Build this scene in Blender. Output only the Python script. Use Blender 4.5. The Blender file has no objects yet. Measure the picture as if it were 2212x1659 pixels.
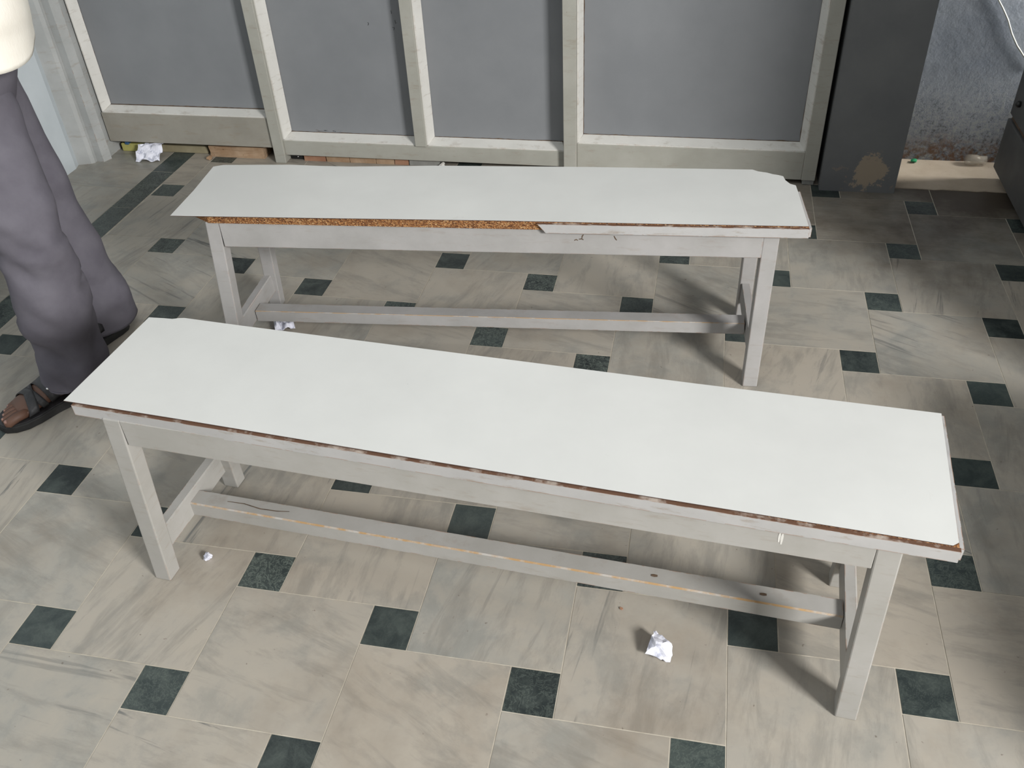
import bpy, bmesh, math, random
from mathutils import Vector, Matrix, noise as mnoise
random.seed(7)
D = bpy.data
COL = bpy.context.scene.collection
SC = bpy.context.scene

# ------------------------------------------------------------------ camera
def set_camera():
    f, cx, cy, cz, yaw, pitch, roll = 1938.965, 0.56809, -0.97751, 1.47895, -0.2314, 0.66674, -0.05742
    fwd = Vector((math.sin(yaw)*math.cos(pitch), math.cos(yaw)*math.cos(pitch), -math.sin(pitch)))
    right = Vector((math.cos(yaw), -math.sin(yaw), 0))
    up = right.cross(fwd)
    r = math.cos(roll)*right + math.sin(roll)*up
    u = -math.sin(roll)*right + math.cos(roll)*up
    cam = D.cameras.new('camera'); co = D.objects.new('camera', cam); COL.objects.link(co)
    M = Matrix(((r.x, u.x, -fwd.x, cx), (r.y, u.y, -fwd.y, cy), (r.z, u.z, -fwd.z, cz), (0, 0, 0, 1)))
    co.matrix_world = M
    cam.sensor_fit = 'HORIZONTAL'; cam.sensor_width = 36.0; cam.lens = f/2212*36
    cam.clip_start = 0.02; cam.clip_end = 60
    SC.camera = co
set_camera()

# ------------------------------------------------------------------ world, lights, exposure
SC.view_settings.view_transform = 'Standard'
SC.view_settings.look = 'None'
SC.view_settings.gamma = 1.0
SC.view_settings.use_curve_mapping = False
SC.view_settings.exposure = -0.05
w = D.worlds.new('world'); SC.world = w; w.use_nodes = True
w.node_tree.nodes['Background'].inputs[0].default_value = (0.95, 0.97, 1.0, 1)
w.node_tree.nodes['Background'].inputs[1].default_value = 0.30

def area(name, loc, target, sx, sy, power, color):
    l = D.lights.new(name, 'AREA'); l.shape = 'RECTANGLE'; l.size = sx; l.size_y = sy
    l.energy = power; l.color = color
    o = D.objects.new(name, l); COL.objects.link(o); o.location = loc
    o.rotation_euler = (Vector(target)-Vector(loc)).to_track_quat('-Z', 'Y').to_euler()
    return o
area('window_daylight', (4.6, -3.0, 2.95), (-0.2, 0.8, 0.2), 1.2, 1.2, 520, (1.0, 0.985, 0.96))
area('transom_daylight', (-0.3, 2.08, 2.55), (-0.2, 0.2, 0.4), 1.6, 0.45, 3, (0.86, 0.94, 1.0))
area('overhead_fill', (-0.2, -0.5, 2.85), (-0.2, -0.3, 0), 1.8, 1.8, 15, (0.93, 0.97, 1.0))  # soft overhead fill, added to lift the floor and bench tops
nl = area('corridor_daylight', (2.16, 2.312, 0.62), (1.2, 2.30, 0.30), 0.11, 0.9, 8.0, (1.0, 0.98, 0.94)); nl.data.spread = math.radians(75)

# ------------------------------------------------------------------ material helpers
def new_mat(name):
    m = D.materials.new(name); m.use_nodes = True
    nt = m.node_tree; b = nt.nodes['Principled BSDF']
    return m, nt, b
class N:
    """small node graph helper"""
    def __init__(s, nt): s.nt = nt; s.L = nt.links
    def n(s, t, **kw):
        x = s.nt.nodes.new(t)
        for k, v in kw.items(): setattr(x, k, v)
        return x
    def link(s, a, b): s.L.new(a, b)
    def tc(s, which='Object'): return s.n('ShaderNodeTexCoord').outputs[which]
    def pos(s): return s.n('ShaderNodeNewGeometry').outputs['Position']
    def rand(s): return s.n('ShaderNodeObjectInfo').outputs['Random']
    def math(s, op, a, b=None, clamp=False):
        x = s.n('ShaderNodeMath', operation=op); x.use_clamp = clamp
        for i, v in enumerate((a, b)):
            if v is None: continue
            if isinstance(v, (int, float)): x.inputs[i].default_value = v
            else: s.link(v, x.inputs[i])
        return x.outputs[0]
    def mapping(s, v, scale=(1,1,1), loc=(0,0,0), rot=(0,0,0)):
        x = s.n('ShaderNodeMapping'); s.link(v, x.inputs[0])
        x.inputs['Location'].default_value = loc; x.inputs['Rotation'].default_value = rot; x.inputs['Scale'].default_value = scale
        return x.outputs[0]
    def noise(s, v, scale, detail=4, rough=0.55, dist=0.0, w=None):
        x = s.n('ShaderNodeTexNoise')
        if w is not None:
            x.noise_dimensions = '4D'; s.link(w, x.inputs['W'])
        s.link(v, x.inputs['Vector']); x.inputs['Scale'].default_value = scale
        x.inputs['Detail'].default_value = detail; x.inputs['Roughness'].default_value = rough; x.inputs['Distortion'].default_value = dist
        return x.outputs['Fac']
    def ramp(s, fac, stops):
        x = s.n('ShaderNodeValToRGB'); s.link(fac, x.inputs[0]); cr = x.color_ramp
        while len(cr.elements) > 1: cr.elements.remove(cr.elements[0])
        for i, (p, c) in enumerate(stops):
            e = cr.elements[0] if i == 0 else cr.elements.new(p)
            e.position = p; e.color = (c, c, c, 1) if isinstance(c, (int, float)) else (*c, 1)
        return x.outputs[0]
    def mix(s, fac, a, b, blend='MIX'):
        x = s.n('ShaderNodeMix', data_type='RGBA', blend_type=blend)
        for sock, v in ((x.inputs[0], fac), (x.inputs[6], a), (x.inputs[7], b)):
            if isinstance(v, (int, float)): sock.default_value = v
            elif isinstance(v, tuple): sock.default_value = (*v, 1)
            else: s.link(v, sock)
        return x.outputs[2]
    def bump(s, b, h, strength=0.3, dist=0.002):
        x = s.n('ShaderNodeBump'); x.inputs['Strength'].default_value = strength; x.inputs['Distance'].default_value = dist
        s.link(h, x.inputs['Height']); s.link(x.outputs[0], b.inputs['Normal'])

def m_marble():
    m, nt, b = new_mat('marble'); g = N(nt)
    tc = g.tc(); r = g.rand()
    w_ = g.math('MULTIPLY', r, 91.7)
    rot = g.n('ShaderNodeVectorRotate'); rot.rotation_type = 'Z_AXIS'; g.link(tc, rot.inputs['Vector'])
    q = g.math('ROUND', g.math('FRACT', g.math('MULTIPLY', r, 13.7)))
    g.link(g.math('ADD', g.math('MULTIPLY', q, 1.45), g.math('MULTIPLY', g.math('FRACT', g.math('MULTIPLY', r, 5.3)), 0.5)), rot.inputs['Angle'])
    st = g.mapping(rot.outputs[0], scale=(2.2, 10, 1))
    vein = g.noise(st, 2.2, 7, 0.68, 0.5, w_)
    st2 = g.mapping(rot.outputs[0], scale=(1.0, 17, 1))
    fine = g.noise(st2, 1.7, 6, 0.6, 0.9, w_)
    cloud = g.noise(tc, 7, 6, 0.68, 0.3, w_)
    r2 = g.math('FRACT', g.math('MULTIPLY', r, 17.3))
    base = g.mix(r2, (0.385, 0.348, 0.295), (0.315, 0.312, 0.285))
    r3 = g.math('FRACT', g.math('MULTIPLY', r, 41.9))
    base = g.mix(g.math('MULTIPLY', r3, 0.4), base, (0.43, 0.39, 0.335))
    c = g.mix(g.ramp(cloud, [(0.40, 0.0), (0.62, 0.6)]), base, (0.43, 0.385, 0.32))
    c = g.mix(g.ramp(cloud, [(0.36, 0.35), (0.47, 0.0)]), c, (0.22, 0.225, 0.205))
    c = g.mix(g.ramp(vein, [(0.37, 0.55), (0.51, 0.0)]), c, (0.23, 0.22, 0.195))
    vs = g.math('FRACT', g.math('MULTIPLY', r, 7.7))
    vm = g.math('MULTIPLY', g.ramp(fine, [(0.355, 1.0), (0.40, 0.0)]), g.ramp(vs, [(0.45, 0.0), (0.95, 0.85)]))
    c = g.mix(vm, c, (0.13, 0.135, 0.13))
    # dirt specks and stains of the floor, plus painted back-right shade, in world position
    dirt = g.noise(g.pos(), 2.6, 6, 0.66)
    c = g.mix(g.ramp(dirt, [(0.50, 0.0), (0.72, 0.45)]), c, (0.2, 0.155, 0.11))
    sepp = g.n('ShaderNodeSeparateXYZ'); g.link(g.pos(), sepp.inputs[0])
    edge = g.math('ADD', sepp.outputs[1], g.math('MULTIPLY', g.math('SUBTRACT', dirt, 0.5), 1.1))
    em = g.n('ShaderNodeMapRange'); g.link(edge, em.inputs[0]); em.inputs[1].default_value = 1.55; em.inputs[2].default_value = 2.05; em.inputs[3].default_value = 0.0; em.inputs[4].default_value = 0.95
    shade_x = g.n('ShaderNodeMapRange'); g.link(g.math('ADD', sepp.outputs[0], g.math('MULTIPLY', g.math('SUBTRACT', cloud, 0.5), 0.5)), shade_x.inputs[0]); shade_x.inputs[1].default_value = 0.75; shade_x.inputs[2].default_value = 1.35; shade_x.inputs[3].default_value = 0.08; shade_x.inputs[4].default_value = 1.0
    c = g.mix(g.math('MULTIPLY', em.outputs[0], shade_x.outputs[0]), c, (0.055, 0.042, 0.03))  # back-right corner shade painted into the marble, with some wall-foot grime
    sp = g.noise(g.pos(), 70, 2, 0.5)
    c = g.mix(g.ramp(sp, [(0.735, 0.0), (0.77, 0.6)]), c, (0.12, 0.09, 0.07))
    g.link(c, b.inputs['Base Color'])
    g.link(g.ramp(cloud, [(0.3, 0.34), (0.7, 0.5)]), b.inputs['Roughness'])
    b.inputs['Specular IOR Level'].default_value = 0.4
    g.bump(b, cloud, 0.08, 0.001)
    return m
def m_green():
    m, nt, b = new_mat('green_marble'); g = N(nt)
    tc = g.tc(); r = g.rand(); w_ = g.math('MULTIPLY', r, 53.1)
    n1 = g.noise(tc, 16, 6, 0.65, 1.0, w_)
    vor = g.noise(tc, 34, 5, 0.7, 2.5, w_)
    r2 = g.math('FRACT', g.math('MULTIPLY', r, 23.7))
    base = g.mix(r2, (0.014, 0.018, 0.019), (0.040, 0.054, 0.053))
    c = g.mix(g.ramp(n1, [(0.42, 0.0), (0.66, 0.8)]), base, (0.075, 0.092, 0.084))
    v = g.ramp(vor, [(0.47, 0.0), (0.5, 1.0), (0.53, 0.0)])
    r3 = g.math('FRACT', g.math('MULTIPLY', r, 77.7))
    c = g.mix(g.math('MULTIPLY', v, g.ramp(r3, [(0.3, 0.1), (0.95, 0.8)])), c, (0.19, 0.225, 0.195))
    g.link(c, b.inputs['Base Color']); b.inputs['Roughness'].default_value = 0.4
    b.inputs['Specular IOR Level'].default_value = 0.4
    g.bump(b, n1, 0.06, 0.001)
    return m
def m_noisy(name, c1, c2, scale=8, rough=0.6, bump=0.1, bscale=None, spec=0.4, speck=None, lo=0.35, hi=0.7, stretch=None, bdist=0.002):
    m, nt, b = new_mat(name); g = N(nt); tc = g.pos()
    if stretch: tc = g.mapping(tc, scale=stretch)
    n = g.noise(tc, scale, 6, 0.6)
    c = g.mix(g.ramp(n, [(lo, 0.0), (hi, 1.0)]), c1, c2)
    if speck:
        s2 = g.noise(g.pos(), speck[0], 3, 0.6)
        c = g.mix(g.ramp(s2, [(speck[1], 0.0), (speck[1]+0.03, 1.0)]), c, speck[2])
    g.link(c, b.inputs['Base Color']); b.inputs['Roughness'].default_value = rough; b.inputs['Specular IOR Level'].default_value = spec
    if bump: g.bump(b, g.noise(g.pos(), bscale or scale*4, 4, 0.6), bump, bdist)
    return m
def m_painted(name, c1, c2, wear=(0.27, 0.12, 0.045), edge=0.5, radius=0.004, stain=0.5, rough=0.42):
    """old gloss paint on wood: grubby mottling, small chips, and rubbed-through arrises"""
    m, nt, b = new_mat(name); g = N(nt); p = g.pos()
    n = g.noise(p, 7, 6, 0.65)
    c = g.mix(g.ramp(n, [(0.35, 0.0), (0.7, 1.0)]), c1, c2)
    st = g.noise(g.mapping(p, scale=(3, 3, 14)), 4.5, 5, 0.7)
    c = g.mix(g.math('MULTIPLY', g.ramp(st, [(0.56, 0.0), (0.74, 1.0)]), stain), c, (0.25, 0.19, 0.13))
    ch = g.noise(p, 48, 5, 0.75)
    c = g.mix(g.ramp(ch, [(0.715, 0.0), (0.735, 0.85)]), c, (0.13, 0.09, 0.06))
    if edge:
        bv = g.n('ShaderNodeBevel'); bv.samples = 4; bv.inputs[0].default_value = radius
        geo = g.n('ShaderNodeNewGeometry')
        dp = g.n('ShaderNodeVectorMath', operation='DOT_PRODUCT')
        g.link(bv.outputs[0], dp.inputs[0]); g.link(geo.outputs['Normal'], dp.inputs[1])
        em = g.ramp(dp.outputs['Value'], [(0.80, 1.0), (0.97, 0.0)])
        en = g.ramp(g.noise(p, 28, 5, 0.7), [(0.60-edge*0.3, 0.0), (0.66-edge*0.3, 1.0)])
        c = g.mix(g.math('MULTIPLY', em, en), c, wear)
    g.link(c, b.inputs['Base Color']); b.inputs['Roughness'].default_value = rough
    b.inputs['Specular IOR Level'].default_value = 0.35
    g.bump(b, g.noise(p, 30, 4, 0.6), 0.12, 0.001)
    return m
def m_plain(name, c, rough=0.5, metal=0.0, spec=0.5):
    m, nt, b = new_mat(name); g = N(nt)
    n = g.noise(g.tc(), 25, 3, 0.5)
    cc = g.mix(g.ramp(n, [(0.3, 0.0), (0.7, 1.0)]), tuple(x*0.88 for x in c), tuple(min(1, x*1.1) for x in c))
    g.link(cc, b.inputs['Base Color'])
    b.inputs['Roughness'].default_value = rough; b.inputs['Metallic'].default_value = metal; b.inputs['Specular IOR Level'].default_value = spec
    return m
def m_laminate():
    m, nt, b = new_mat('white_laminate'); g = N(nt); p = g.pos()
    n = g.noise(p, 3.5, 6, 0.62)
    c = g.mix(g.ramp(n, [(0.35, 0.0), (0.7, 1.0)]), (0.61, 0.615, 0.597), (0.665, 0.67, 0.65))
    s = g.noise(p, 5, 6, 0.75, 0.6)
    c = g.mix(g.ramp(s, [(0.66, 0.0), (0.82, 0.5)]), c, (0.42, 0.38, 0.32))
    k = g.noise(p, 90, 2, 0.5)
    c = g.mix(g.ramp(k, [(0.80, 0.0), (0.82, 0.5)]), c, (0.15, 0.13, 0.12))
    g.link(c, b.inputs['Base Color'])
    b.inputs['Specular IOR Level'].default_value = 0.5
    g.link(g.ramp(n, [(0.3, 0.30), (0.7, 0.42)]), b.inputs['Roughness'])
    return m
def m_chipboard():
    m, nt, b = new_mat('bare_chipboard'); g = N(nt); p = g.pos()
    v = g.n('ShaderNodeTexVoronoi'); g.link(g.mapping(p, scale=(1, 1, 2.2)), v.inputs['Vector']); v.inputs['Scale'].default_value = 270
    c = g.ramp(v.outputs['Color'], [(0.15, (0.09, 0.03, 0.01)), (0.45, (0.27, 0.11, 0.035)), (0.7, (0.42, 0.2, 0.07)), (0.9, (0.62, 0.4, 0.2))])
    g.link(c, b.inputs['Base Color']); b.inputs['Roughness'].default_value = 0.85
    g.bump(b, v.outputs['Distance'], 0.8, 0.003)
    return m
def m_damp_wall():
    m, nt, b = new_mat('damp_plaster'); g = N(nt); p = g.pos()
    sep = g.n('ShaderNodeSeparateXYZ'); g.link(p, sep.inputs[0]); z = sep.outputs[2]
    n = g.noise(p, 5, 6, 0.65)
    c = g.mix(g.ramp(n, [(0.35, 0.0), (0.7, 1.0)]), (0.20, 0.225, 0.265), (0.29, 0.315, 0.35))
    fl = g.noise(p, 62, 6, 0.85)
    zz = g.math('ADD', z, g.math('MULTIPLY', g.math('SUBTRACT', n, 0.5), 0.22))
    band = g.ramp(zz, [(0.06, 1.0), (0.34, 0.0)])
    low = g.ramp(zz, [(0.045, 1.0), (0.12, 0.0)])
    c = g.mix(g.math('MULTIPLY', band, g.ramp(fl, [(0.50, 0.0), (0.56, 1.0)])), c, (0.36, 0.36, 0.35))
    c = g.mix(g.math('MULTIPLY', band, g.ramp(fl, [(0.40, 1.0), (0.46, 0.0)])), c, (0.06, 0.055, 0.05))
    c = g.mix(g.math('MULTIPLY', low, g.ramp(g.noise(p, 40, 4, 0.7), [(0.42, 0.0), (0.58, 1.0)])), c, (0.16, 0.08, 0.04))
    g.link(c, b.inputs['Base Color']); b.inputs['Roughness'].default_value = 0.6
    h = g.math('ADD', g.math('MULTIPLY', fl, g.math('ADD', g.math('MULTIPLY', band, 1.0), 0.06)), g.math('MULTIPLY', g.noise(p, 9, 5, 0.6), 0.5))
    g.bump(b, h, 0.9, 0.012)
    return m
def m_pillar():
    m, nt, b = new_mat('grey_pillar_paint'); g = N(nt); p = g.pos()
    sep = g.n('ShaderNodeSeparateXYZ'); g.link(p, sep.inputs[0])
    n = g.noise(p, 4, 6, 0.6)
    c = g.mix(g.ramp(n, [(0.35, 0.0), (0.7, 1.0)]), (0.14, 0.145, 0.15), (0.18, 0.185, 0.185))
    # one bare plaster patch low on the front face, ragged edge
    d = g.n('ShaderNodeVectorMath', operation='DISTANCE'); g.link(g.mapping(p, scale=(1, 0.0, 0.82)), d.inputs[0]); d.inputs[1].default_value = (1.158, 0, 0.058)
    dd = g.math('ADD', d.outputs['Value'], g.math('MULTIPLY', g.math('SUBTRACT', g.noise(p, 14, 7, 0.75), 0.5), 0.15))
    c = g.mix(g.ramp(dd, [(0.047, 1.0), (0.051, 0.0)]), c, (0.34, 0.28, 0.21))
    ch = g.noise(p, 26, 5, 0.7); lo = g.ramp(sep.outputs[2], [(0.05, 1.0), (0.2, 0.0)])
    c = g.mix(g.math('MULTIPLY', lo, g.ramp(ch, [(0.62, 0.0), (0.64, 0.9)])), c, (0.24, 0.2, 0.17))
    g.link(c, b.inputs['Base Color']); b.inputs['Roughness'].default_value = 0.7
    g.bump(b, g.noise(p, 20, 5, 0.6), 0.3, 0.003)
    return m
def m_cloth(name, c1, c2, scale=900, bump=0.15):
    m, nt, b = new_mat(name); g = N(nt); p = g.tc()
    n = g.noise(p, 12, 5, 0.6)
    c = g.mix(g.ramp(n, [(0.35, 0.0), (0.7, 1.0)]), c1, c2)
    g.link(c, b.inputs['Base Color']); b.inputs['Roughness'].default_value = 0.85; b.inputs['Specular IOR Level'].default_value = 0.2
    wv = g.noise(g.mapping(p, scale=(1, 1, 0.35)), scale, 2, 0.5)
    g.bump(b, wv, bump, 0.001)
    return m

M = dict(
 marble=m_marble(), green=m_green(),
 grout=m_noisy('grout', (0.42, 0.38, 0.31), (0.56, 0.52, 0.44), 30, 0.9),
 bench=m_painted('bench_paint', (0.355, 0.345, 0.32), (0.42, 0.41, 0.39), edge=0.30, stain=0.35),
 bench2=m_painted('bench_paint_grey', (0.335, 0.328, 0.318), (0.41, 0.40, 0.395), edge=0.30, stain=0.3),
 lip=m_painted('lipping_paint', (0.40, 0.395, 0.39), (0.47, 0.465, 0.46), edge=0.55, radius=0.003, stain=0.8),
 wornwood=m_noisy('worn_bare_wood', (0.12, 0.06, 0.035), (0.40, 0.34, 0.29), 30, 0.8, 0.3, lo=0.5, hi=0.66),
 rubbed=m_noisy('rubbed_arris', (0.42, 0.27, 0.13), (0.45, 0.43, 0.40), 26, 0.7, 0.1, lo=0.45, hi=0.62),
 laminate=m_laminate(), lamedge=m_plain('laminate_backing', (0.075, 0.045, 0.035), 0.7), chip=m_chipboard(),
 panel=m_noisy('grey_panel', (0.198, 0.207, 0.219), (0.232, 0.241, 0.253), 3, 0.5, 0.05, speck=(60, 0.79, (0.05, 0.05, 0.05))),
 frame=m_painted('frame_paint', (0.34, 0.335, 0.295), (0.40, 0.395, 0.355), edge=0.12, radius=0.002, stain=0.4),
 frame2=m_painted('grubby_frame_paint', (0.275, 0.26, 0.225), (0.33, 0.315, 0.275), edge=0.12, radius=0.002, stain=0.5),
 bead=m_painted('bead_paint', (0.62, 0.61, 0.575), (0.70, 0.69, 0.655), edge=0.2, radius=0.002, stain=0.5),
 putty=m_noisy('brown_grime', (0.07, 0.045, 0.03), (0.16, 0.11, 0.07), 40, 0.9),
 wallwhite=m_noisy('pale_blue_wall', (0.50, 0.55, 0.58), (0.58, 0.63, 0.66), 4, 0.6, 0.1),
 wallgrey=m_painted('jamb_paint', (0.34, 0.35, 0.345), (0.42, 0.43, 0.425), edge=0.2, radius=0.004, stain=0.5),
 damp=m_damp_wall(), pillar=m_pillar(),
 ledge=m_noisy('beige_cement', (0.40, 0.33, 0.25), (0.50, 0.43, 0.34), 7, 0.8, 0.3, speck=(45, 0.69, (0.2, 0.14, 0.1))),
 darkwood=m_noisy('dark_grey_counter', (0.055, 0.057, 0.057), (0.09, 0.09, 0.088), 6, 0.6, 0.2, speck=(30, 0.72, (0.14, 0.12, 0.09))),
 black=m_plain('black_paint', (0.012, 0.012, 0.012), 0.4),
 brick=m_noisy('tan_block', (0.30, 0.19, 0.11), (0.42, 0.30, 0.20), 18, 0.85, 0.4, speck=(60, 0.68, (0.15, 0.09, 0.05))),
 brick2=m_noisy('reddish_block', (0.30, 0.15, 0.09), (0.38, 0.22, 0.14), 18, 0.85, 0.4),
 paper=m_noisy('white_paper', (0.50, 0.52, 0.62), (0.80, 0.81, 0.90), 55, 0.7, lo=0.36, hi=0.5), sill=m_noisy('khaki_strip', (0.24, 0.21, 0.13), (0.34, 0.30, 0.2), 12, 0.7),
 yellow=m_plain('yellow_green_card', (0.42, 0.40, 0.13), 0.6), blue=m_plain('blue_card', (0.04, 0.12, 0.25), 0.5),
 slab=m_noisy('grey_slab', (0.2, 0.2, 0.19), (0.3, 0.3, 0.28), 15, 0.8),
 plaster=m_noisy('ceiling_plaster', (0.50, 0.49, 0.46), (0.56, 0.55, 0.52), 3, 0.8),
 wallr=m_noisy('grey_wall_paint', (0.13, 0.14, 0.15), (0.18, 0.19, 0.20), 3, 0.7),
 trousers=m_cloth('grey_trouser_cloth', (0.110, 0.103, 0.124), (0.142, 0.135, 0.158)),
 shirt=m_cloth('cream_shirt_cloth', (0.80, 0.76, 0.68), (0.86, 0.83, 0.75), 260, 0.5),
 skin=m_plain('brown_skin', (0.125, 0.062, 0.04), 0.55), nail=m_plain('toe_nail', (0.30, 0.17, 0.135), 0.4),
 hair=m_plain('black_hair', (0.012, 0.01, 0.01), 0.6),
 leather=m_noisy('dark_leather', (0.02, 0.02, 0.021), (0.045, 0.045, 0.05), 30, 0.45, 0.3),
 sole=m_noisy('black_sole', (0.012, 0.012, 0.012), (0.03, 0.03, 0.03), 20, 0.7),
 metal=m_plain('steel', (0.7, 0.7, 0.7), 0.25, 1.0), wire=m_plain('cream_wire', (0.42, 0.42, 0.38), 0.5),
 greenwrap=m_plain('green_wrapper', (0.02, 0.33, 0.14), 0.35), eye=m_plain('eye_white', (0.7, 0.68, 0.65), 0.3),
)
def m_glass():
    m, nt, b = new_mat('clear_plastic'); b.inputs['Roughness'].default_value = 0.08
    b.inputs['Base Color'].default_value = (0.55, 0.5, 0.42, 1); b.inputs['Alpha'].default_value = 0.35; return m
M['clear'] = m_glass()

# ------------------------------------------------------------------ object helpers
ORG = {}
def empty(name, loc, label=None, cat=None, group=None, kind=None):
    o = D.objects.new(name, None); COL.objects.link(o); o.location = loc; o.empty_display_size = 0.1
    ORG[o.name] = Vector(loc); tag(o, label, cat, group, kind); return o
def tag(o, label=None, cat=None, group=None, kind=None):
    for k, v in (('label', label), ('category', cat), ('group', group), ('kind', kind)):
        if v: o[k] = v
    return o
def obj(name, bm, mats, parent=None, origin=None, smooth=False, label=None, kind=None):
    """bm is in world coordinates; the object's origin is at `origin` (default: parent's origin or the mesh's base)"""
    po = ORG[parent.name] if parent else Vector((0, 0, 0))
    if origin is None:
        if parent: org = po.copy()
        else:
            vs = [v.co for v in bm.verts]
            org = Vector((sum(v.x for v in vs)/len(vs), sum(v.y for v in vs)/len(vs), min(v.z for v in vs)))
    else: org = Vector(origin)
    for v in bm.verts: v.co -= org
    bmesh.ops.recalc_face_normals(bm, faces=bm.faces)
    me = D.meshes.new(name); bm.to_mesh(me); bm.free()
    if not isinstance(mats, (list, tuple)): mats = [mats]
    for m in mats: me.materials.append(m)
    if smooth:
        for p in me.polygons: p.use_smooth = True
    o = D.objects.new(name, me); COL.objects.link(o)
    o.location = org - po
    if parent: o.parent = parent
    ORG[o.name] = org
    tag(o, label, kind=kind)
    return o
def hexa(bm, pts, mi=0):
    """pts: 4 bottom corners (ccw) + 4 top corners"""
    v = [bm.verts.new(p) for p in pts]
    fs = []
    for q in ((0, 3, 2, 1), (4, 5, 6, 7), (0, 1, 5, 4), (1, 2, 6, 5), (2, 3, 7, 6), (3, 0, 4, 7)):
        f = bm.faces.new([v[i] for i in q]); f.material_index = mi; fs.append(f)
    return fs
def box(bm, a, b, mi=0):
    x0, y0, z0 = a; x1, y1, z1 = b
    return hexa(bm, [(x0, y0, z0), (x1, y0, z0), (x1, y1, z0), (x0, y1, z0), (x0, y0, z1), (x1, y0, z1), (x1, y1, z1), (x0, y1, z1)], mi)
def bevel(bm, off=0.002, seg=2):
    bmesh.ops.bevel(bm, geom=list(bm.edges), offset=off, segments=seg, profile=0.5, affect='EDGES', clamp_overlap=True)
    return bm
def bbox(a, b, off=0.002, seg=1):
    bm = bmesh.new(); box(bm, a, b); 
    if off: bevel(bm, off, seg)
    return bm
def prism(bm, poly, z0, z1, mi=0, axis='z'):
    lo = [bm.verts.new((p[0], p[1], z0)) for p in poly]; hi = [bm.verts.new((p[0], p[1], z1)) for p in poly]
    n = len(poly)
    bm.faces.new(lo[::-1]).material_index = mi; bm.faces.new(hi).material_index = mi
    for i in range(n):
        bm.faces.new((lo[i], lo[(i+1) % n], hi[(i+1) % n], hi[i])).material_index = mi
def sweep(bm, profile, p0, p1, up=(0, 0, 1), mis=None):
    """profile: (side, up) points swept from p0 to p1"""
    p0 = Vector(p0); p1 = Vector(p1); d = (p1-p0).normalized(); s = d.cross(Vector(up)).normalized(); u = s.cross(d)
    A = [bm.verts.new(p0+s*a+u*b) for a, b in profile]; B = [bm.verts.new(p1+s*a+u*b) for a, b in profile]
    n = len(profile)
    bm.faces.new(A[::-1]); bm.faces.new(B)
    for i in range(n):
        f = bm.faces.new((A[i], A[(i+1) % n], B[(i+1) % n], B[i]))
        if mis: f.material_index = mis[i]
def tube(bm, pts, r, seg=8):
    rings = []
    pts = [Vector(p) for p in pts]
    for i, p in enumerate(pts):
        d = (pts[min(i+1, len(pts)-1)]-pts[max(i-1, 0)]).normalized()
        a = d.orthogonal().normalized(); bb = d.cross(a)
        rr = r[i] if isinstance(r, (list, tuple)) else r
        rings.append([bm.verts.new(p+a*math.cos(t)*rr+bb*math.sin(t)*rr) for t in [2*math.pi*k/seg for k in range(seg)]])
    loft_faces(bm, rings)
def loft_faces(bm, rings, cap=True):
    n = len(rings[0])
    for a, b in zip(rings[:-1], rings[1:]):
        for k in range(n): bm.faces.new((a[k], a[(k+1) % n], b[(k+1) % n], b[k]))
    if cap: bm.faces.new(rings[0][::-1]); bm.faces.new(rings[-1])

# ------------------------------------------------------------------ floor
L = 0.305; s = 0.31367*L; G = 0.0013
floor_bm = bmesh.new(); box(floor_bm, (-1.95, -2.2, -0.03), (2.8, 2.55, -0.0009))
floor = obj('floor', floor_bm, M['grout'], origin=(0, 0, 0), kind='structure')
tag(floor, 'marble tile floor with small dark green squares set in a pinwheel pattern')
XL, XR, YF, YB = -1.4535, 1.95, -0.75, 2.42
shared = {}
def tile(name, x0, y0, x1, y1, mat):
    x0c, y0c, x1c, y1c = max(x0, XL), max(y0, YF), min(x1, XR), min(y1, YB)
    if x1c-x0c < 0.02 or y1c-y0c < 0.02: return
    place_tile(name, x0c, y0c, x1c, y1c, mat)
def place_tile(name, x0c, y0c, x1c, y1c, mat):
    sx, sy = round(x1c-x0c, 4), round(y1c-y0c, 4)
    key = (name, sx, sy)
    if key not in shared:
        bm = bmesh.new(); hx, hy = sx/2-G, sy/2-G; b_ = 0.0008
        hexa(bm, [(-hx, -hy, -0.012), (hx, -hy, -0.012), (hx, hy, -0.012), (-hx, hy, -0.012), (-hx, -hy, -b_), (hx, -hy, -b_), (hx, hy, -b_), (-hx, hy, -b_)])
        bm.faces.ensure_lookup_table(); top = bm.faces[1]
        r = bmesh.ops.inset_region(bm, faces=[top], thickness=b_, depth=0)
        for v in top.verts: v.co.z = 0
        bmesh.ops.recalc_face_normals(bm, faces=bm.faces)
        me = D.meshes.new(name); bm.to_mesh(me); bm.free(); me.materials.append(mat); shared[key] = me
    o = D.objects.new(name, shared[key]); COL.objects.link(o); o.parent = floor
    o.location = ((x0c+x1c)/2, (y0c+y1c)/2, random.uniform(-0.0003, 0.0))
    ORG[o.name] = o.location.copy()
for i in range(-16, 12):
    for j in range(-12, 14):
        ox, oy = i*L + j*s, -i*s + j*L
        tile('green_tile', ox, oy, ox+s, oy+s, M['green'])
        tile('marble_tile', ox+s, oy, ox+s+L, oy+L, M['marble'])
y = -0.75; k = 0
while y < YB:                                      # dark border strip and the slabs beside the left wall
    place_tile('border_tile', -1.5505, y, -1.4535, min(y+0.305, YB), M['green']); y += 0.305
y = -0.6
while y < YB:
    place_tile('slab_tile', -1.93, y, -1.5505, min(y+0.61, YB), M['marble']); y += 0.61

# ------------------------------------------------------------------ room shell
def struct(name, bm, mat, label=None, parent=None, origin=None):
    o = obj(name, bm, mat, parent, origin)
    if not parent: tag(o, label, kind='structure')
    return o
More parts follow.
